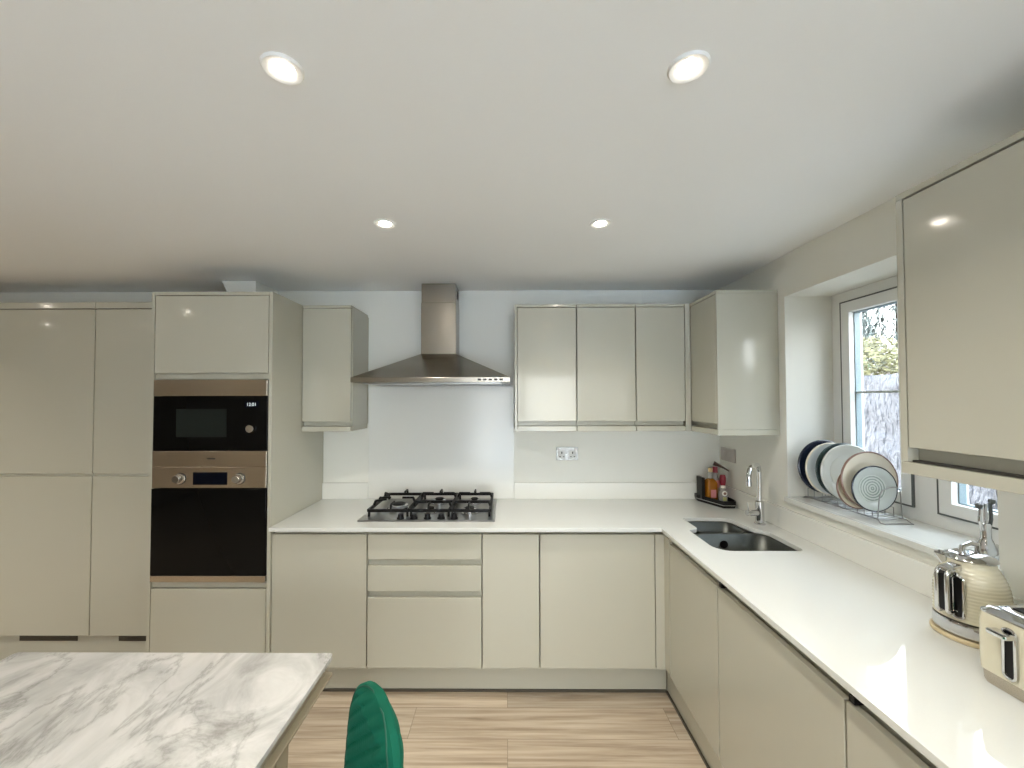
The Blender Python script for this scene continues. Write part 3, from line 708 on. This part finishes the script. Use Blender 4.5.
# ------------------------------------------------------------------ toaster
ts = thing('toaster', (1.26, .915, .9055), 'cream toaster with chrome top and base beside the kettle', 'toaster')
tx0, tx1, ty0, ty1 = 1.113, 1.375, .835, .987
def slab(ins_z, m, nm):
    b = MB(); b.loft([[(x, y, z) for x, y in rrect(tx0+i_, tx1-i_, ty0+i_, ty1-i_, .022, 6)] for i_, z in ins_z]); return b.build(nm, m, ts, True)
slab([(.006, .9056), (.004, .912), (.003, .935)], M['steel'], 'base_band')
slab([(.001, .9355), (0, .96), (.0, 1.045), (.003, 1.065), (.004, 1.0665)], M['cream'], 'housing')
top = slab([(.002, 1.067), (.002, 1.0705), (.012, 1.080), (.028, 1.0835)], M['chrome'], 'chrome_top')
for y in (.885, .935):
    B(tx0+.045, tx1-.035, y-.013, y+.013, 1.0838, 1.0856, .0008).build('slot', M['black'], top)
    for q in (-.009, .009): B(tx0+.05, tx1-.04, y+q-.001, y+q+.001, 1.0857, 1.0875).build('slot_wire', M['steel_flat'], top)
b = MB().loft([[(tx0-.002+dx_, y, z) for y, z in loop(.906, .924, .948, 1.052, .008)] for dx_ in (0, .0018)]).build('lever_track', M['black'], ts)
MB().tube([(tx0-.004, y, z) for y, z in loop(.904, .926, .946, 1.054, .009)], .003, 8, closed=True).build('track_frame', M['chrome'], ts, True)
MB().box(tx0-.03, tx0-.0045, .900, .938, 1.036, 1.048, .004).build('lever', M['chrome'], ts)

# ------------------------------------------------------------------ table
TX0, TX1, TY0, TY1 = -1.591, -.56, -.45, 1.318
tb = thing('dining_table', ((TX0+TX1)/2, (TY0+TY1)/2, 0), 'dining table with a grey-veined marble top at the lower left', 'table')
MB().plate(rrect(TX0, TX1, TY0, TY1, .012, 4), [], .735, .75).build('tabletop', M['marble'], tb, bevel=.002)
rings = [[(x, y, z) for x, y in rrect(TX0+i_, TX1-i_, TY0+i_, TY1-i_, .012, 3)] for i_, z in ((.03, .678), (.0, .684), (0, .690), (.018, .697), (.014, .7345))]
MB().loft(rings).build('apron', M['apron'], tb)
for x in (TX0+.12, TX1-.12):
    for y in (TY0+.14, TY1-.14):
        MB().loft([[(x-s, y-s, z), (x+s, y-s, z), (x+s, y+s, z), (x-s, y+s, z)] for s, z in ((.022, 0.0), (.038, .677))]).build('leg', M['apron'], tb, bevel=.004)

# ------------------------------------------------------------------ chair
CH = (-.4773, .9125, 0); crz = .6201
ch = thing('dining_chair', CH, 'green velvet dining chair with channelled back beside the marble table', 'chair', rz=crz)
def bw(v): return .1757*(max(0, 1-max(0, (v-.5)/.5)**3.13))**.5*(1-.10*max(0, (.3-v)/.3))
def cell(side, u, v):
    wv = max(bw(v), .004); y = u*wv
    x = .165+.0314*v-.3*y*y; z = .44+.3876*v
    th = .026*(1-abs(u)**4)*min(1, (1-v)*7+.15)+.008
    k = (z+.85*y*(1 if side < 0 else 0)-.02)/.040
    fl = math.sin(PI*(k-math.floor(k)))
    puff = (.012*abs(fl)**.5-.012)*(1-min(1, abs(u)/.90)**10)*min(1, (1-v)*7)
    return (x+side*(th+puff), y, z)
NU, NV = 40, 150
us = [math.sin(PI/2*(-1+2*i/NU)) for i in range(NU+1)]; vs_ = [j/NV for j in range(NV+1)]
b = MB(); gi = [[b.bm.verts.new(cell(-1, u, v)) for u in us] for v in vs_]; go = [[b.bm.verts.new(cell(1, u, v)) for u in us] for v in vs_]
for j in range(NV):
    for i in range(NU):
        b.bm.faces.new((gi[j][i], gi[j][i+1], gi[j+1][i+1], gi[j+1][i])); b.bm.faces.new((go[j][i], go[j+1][i], go[j+1][i+1], go[j][i+1]))
    for i in (0, NU): b.bm.faces.new((gi[j][i], gi[j+1][i], go[j+1][i], go[j][i]))
for i in range(NU):
    b.bm.faces.new((gi[0][i], go[0][i], go[0][i+1], gi[0][i+1])); b.bm.faces.new((gi[NV][i], gi[NV][i+1], go[NV][i+1], go[NV][i]))
bk = b.build('backrest', M['green'], ch, True, local=True)
edge = [cell(-1, -.89, v) for v in vs_[:-1:3]]+[cell(-1, .89, v) for v in vs_[-2::-3]]
MB().tube(edge, .0024, 8).build('piping', M['green_pipe'], bk, True, local=True)
s = MB(); s.loft([[(x, y, z) for x, y in rrect(-.25+i_, .17-i_, -.22+i_, .22-i_, .09, 7)] for i_, z in ((.03, .40), (.005, .41), (0, .44), (.01, .465), (.04, .478))])
s.build('seat', M['green'], ch, True, local=True)
for sx, sy in ((-1, -1), (-1, 1), (1, -1), (1, 1)):
    MB().tube([(-.03+sx*.12, sy*.13, .402), (-.03+sx*.19, sy*.19, .0)], [.014, .009], 12).build('leg', M['black'], ch, True, local=True)

# ------------------------------------------------------------------ downlights
def downlight(x, y, proto=None):
    t = thing('downlight', (x, y, ZC), 'x', 'ceiling light', 'recessed ceiling downlights')
    if proto is None:
        b = MB().lathe([(.0235, -.0012), (.029, -.0045), (.041, -.006), (.0445, -.001), (.0445, -.0005)], (x, y, ZC), 40, cap=False).build('bezel', M['lamp_white'], t, True)
        MB().lathe([(.0232, -.003), (.0, -.0025)], (x, y, ZC), 32).build('lens', M['lens'], t, True)
    else:
        for c in proto.children:
            if c.type == 'MESH':
                d = c.copy(); col.objects.link(d); d.parent = t
    l = bpy.data.lights.new('lamp', 'AREA'); l.shape = 'DISK'; l.size = .045; l.energy = LAMP_W; l.color = (1, .94, .82); l.spread = math.radians(125)
    lo = bpy.data.objects.new('lamp', l); col.objects.link(lo); lo.parent = t; lo.location = (0, 0, -.009)
    return t
LAMP_W = 2.2
spots = [(-.497, .88), (.405, .885), (-.508, 1.672), (.393, 1.68), (-.5, .16), (.42, .16),
         (-2.66, .9), (-2.66, .2), (-3.56, 1.67), (-3.56, .84), (-3.56, .15), (-4.45, .88), (-4.45, .12)]
labs = ['large-looking downlight, nearer of the two on the left of the ceiling above the table side', 'large-looking downlight on the right of the ceiling, nearer the camera',
        'small-looking downlight further away, above the left part of the hob run', 'small-looking downlight further away, right of the extractor hood']
pr = None
for i, (x, y) in enumerate(spots):
    t = downlight(x, y, pr)
    if pr is None: pr = t
    t['label'] = labs[i] if i < 4 else 'recessed white ceiling downlight outside the photo, seen only in reflections'

# ------------------------------------------------------------------ outside the window
gr = B(XR+.32, 24, -14, 26, -.12, -.05).build('ground', M['soil']); struct(gr)
g2 = B(-14, XR+.3, -20, YB-.15, -.12, -.05).build('ground_rear', M['cool_bounce']); struct(g2)  # unseen ground, coloured as a bluish reflector for the ceiling
fn = thing('garden_fence', (3.3, 5.5, -.05), 'timber garden fence behind the crumpled sheet outside the window', 'fence')
b = MB()
for k in range(40): b.box(3.34, 3.36, 2.72+k*.15, 2.72+k*.15+.145, -.02, 1.70)
b.build('boards', M['fencewood'], fn)
for k in range(4): B(3.365, 3.44, 2.75+k*1.9, 2.84+k*1.9, -.05, 1.74).build('post', M['fencewood'], fn)
from mathutils import noise as mn
b = MB(); ny, nz = 150, 60; gv = []
for j in range(nz+1):
    row = []
    for i in range(ny+1):
        y = 2.70+5.8*i/ny; z = .0+1.775*j/nz
        q = mn.fractal(Vector((y*3.2, z*1.5, 1.3)), .8, 2.1, 5)
        q2 = abs(mn.noise(Vector((y*6, z*3.5, 8))))
        row.append(b.bm.verts.new((3.225-.045*q+.05*q2, y, z+.02*mn.noise(Vector((y*3, 0, 0)))*j/nz)))
    gv.append(row)
for j in range(nz):
    for i in range(ny): b.bm.faces.new((gv[j][i], gv[j][i+1], gv[j+1][i+1], gv[j+1][i]))
o = b.build('plastic_sheet', M['sheet'], smooth=True); md = o.modifiers.new('s', 'SOLIDIFY'); md.thickness = .003
tag(o, 'crumpled white plastic sheet hung over the fence outside the window', 'sheet')
wl = thing('garden_wall', (3.3, .4, -.05), 'bright white rendered wall outside the right window pane', 'wall')
B(3.2, 3.4, -3, 2.62, -.05, 1.95).build('wall_body', M['render_white'], wl)
B(3.17, 3.43, -3, 2.63, 1.951, 2.0).build('coping', M['render_white'], wl)
def tree(x, y, h, r, z0, m, label, n=1500, cone=False, ls=.16):
    t = thing('garden_tree' if not cone else 'conifer', (x, y, -.05), label, 'tree')
    MB().tube([(x, y, -.05), (x+.05, y, h*.5), (x, y+.05, h*.85)], [.14, .09, .03], 10).build('trunk', M['trunk'], t, True)
    b = MB(); rnd = random.Random(int(x*100+y*10))
    for k in range(n):
        if cone:
            f_ = rnd.random()**.8; zz = z0+(h-z0)*f_; rr = r*(1-f_*.85)*math.sqrt(rnd.uniform(.3, 1)); a = rnd.random()*2*PI; c = Vector((x+rr*math.cos(a), y+rr*math.sin(a), zz))
        else:
            d = Vector((rnd.gauss(0, 1), rnd.gauss(0, 1), rnd.gauss(0, 1))).normalized()*(rnd.uniform(.45, 1)**.5)
            d *= 1+.25*mn.noise(d*2.5+Vector((x, y, 0)))
            c = Vector((x+d.x*r, y+d.y*r, (z0+h)/2+d.z*(h-z0)/2))
        u_ = Vector((rnd.gauss(0, 1), rnd.gauss(0, 1), rnd.gauss(0, 1))).normalized(); v_ = u_.orthogonal().normalized(); s_ = ls*rnd.uniform(.6, 1.3)
        if cone: u_ = Vector((rnd.gauss(0, .3), rnd.gauss(0, .3), 1)).normalized(); v_ = u_.orthogonal().normalized()
        q = [b.bm.verts.new(c+u_*s_), b.bm.verts.new(c+v_*s_*.5), b.bm.verts.new(c-u_*s_), b.bm.verts.new(c-v_*s_*.5)]
        b.bm.faces.new(q)
    b.build('crown', m, t)
tree(6.6, 7.7, 2.75, 1.0, 1.0, M['leaf_y'], 'yellow-leaved small tree beyond the fence, left in the window', n=7000, ls=.055)
tree(7.9, 9.9, 2.9, .75, 1.2, M['leaf_g'], 'green bushy tree beyond the fence, beside the yellow tree', n=6000, ls=.055)
hs = thing('garden_shed', (9.6, 10, -.05), 'pink brick outbuilding with pale roof beyond the fence', 'building')
B(9.7, 11.5, 7.9, 11.4, -.05, 2.15).build('brick_wall', M['brick'], hs)
MB().loft([[(9.55, 7.75, 2.151), (9.55, 11.55, 2.151), (9.55, 9.65, 2.6)], [(11.65, 7.75, 2.151), (11.65, 11.55, 2.151), (11.65, 9.65, 2.6)]]).build('roof', M['roof'], hs)
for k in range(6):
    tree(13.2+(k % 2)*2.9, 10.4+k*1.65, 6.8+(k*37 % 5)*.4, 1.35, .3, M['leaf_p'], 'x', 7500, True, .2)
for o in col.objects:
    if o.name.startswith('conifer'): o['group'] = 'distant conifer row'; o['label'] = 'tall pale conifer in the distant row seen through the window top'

# ------------------------------------------------------------------ light and world
wd = bpy.data.worlds.new('world'); sc.world = wd; wd.use_nodes = True
nt = wd.node_tree; bg_ = nt.nodes['Background']
tc = nt.nodes.new('ShaderNodeTexCoord'); sp_ = nt.nodes.new('ShaderNodeSeparateXYZ'); nt.links.new(tc.outputs['Generated'], sp_.inputs[0])
rp = nt.nodes.new('ShaderNodeValToRGB'); e = rp.color_ramp.elements; e[0].position = 0; e[0].color = (1, .99, .97, 1); e[1].position = .7; e[1].color = (.78, .88, 1, 1)
nt.links.new(sp_.outputs[2], rp.inputs[0]); nt.links.new(rp.outputs[0], bg_.inputs[0])
bg_.inputs[1].default_value = 5.7

# ------------------------------------------------------------------ camera
f_, cx, cy, pi_, ya, ro, H = 404.42, 503.79, 390.65, .0222, -.0075, -.002, 1.5652
def inv(x, y, z):
    c, s = math.cos(ro), math.sin(ro); x, z = x*c-z*s, x*s+z*c
    c, s = math.cos(pi_), math.sin(pi_); y, z = y*c-z*s, y*s+z*c
    c, s = math.cos(ya), math.sin(ya); x, y = x*c+y*s, -x*s+y*c
    return Vector((x, y, z))
rt, fw, up = inv(1, 0, 0), inv(0, 1, 0), inv(0, 0, 1)
cam = bpy.data.cameras.new('camera'); co = bpy.data.objects.new('camera', cam); col.objects.link(co)
mw_ = Matrix(((rt.x, up.x, -fw.x, 0), (rt.y, up.y, -fw.y, 0), (rt.z, up.z, -fw.z, H), (0, 0, 0, 1)))
co.matrix_world = mw_
cam.sensor_fit = 'HORIZONTAL'; cam.sensor_width = 36; cam.lens = f_/1024*36
cam.shift_x = (512-cx)/1024; cam.shift_y = (cy-384)/1024; cam.clip_start = .02
sc.camera = co
sc.view_settings.view_transform = 'Standard'; sc.view_settings.look = 'None'
sc.view_settings.exposure = 1.02; sc.view_settings.gamma = 1; sc.view_settings.use_curve_mapping = False
sc.cycles.use_denoising = True; sc.cycles.max_bounces = 10; sc.cycles.diffuse_bounces = 6; sc.cycles.glossy_bounces = 5
sc.cycles.sample_clamp_indirect = 6; sc.cycles.caustics_reflective = False; sc.cycles.caustics_refractive = False
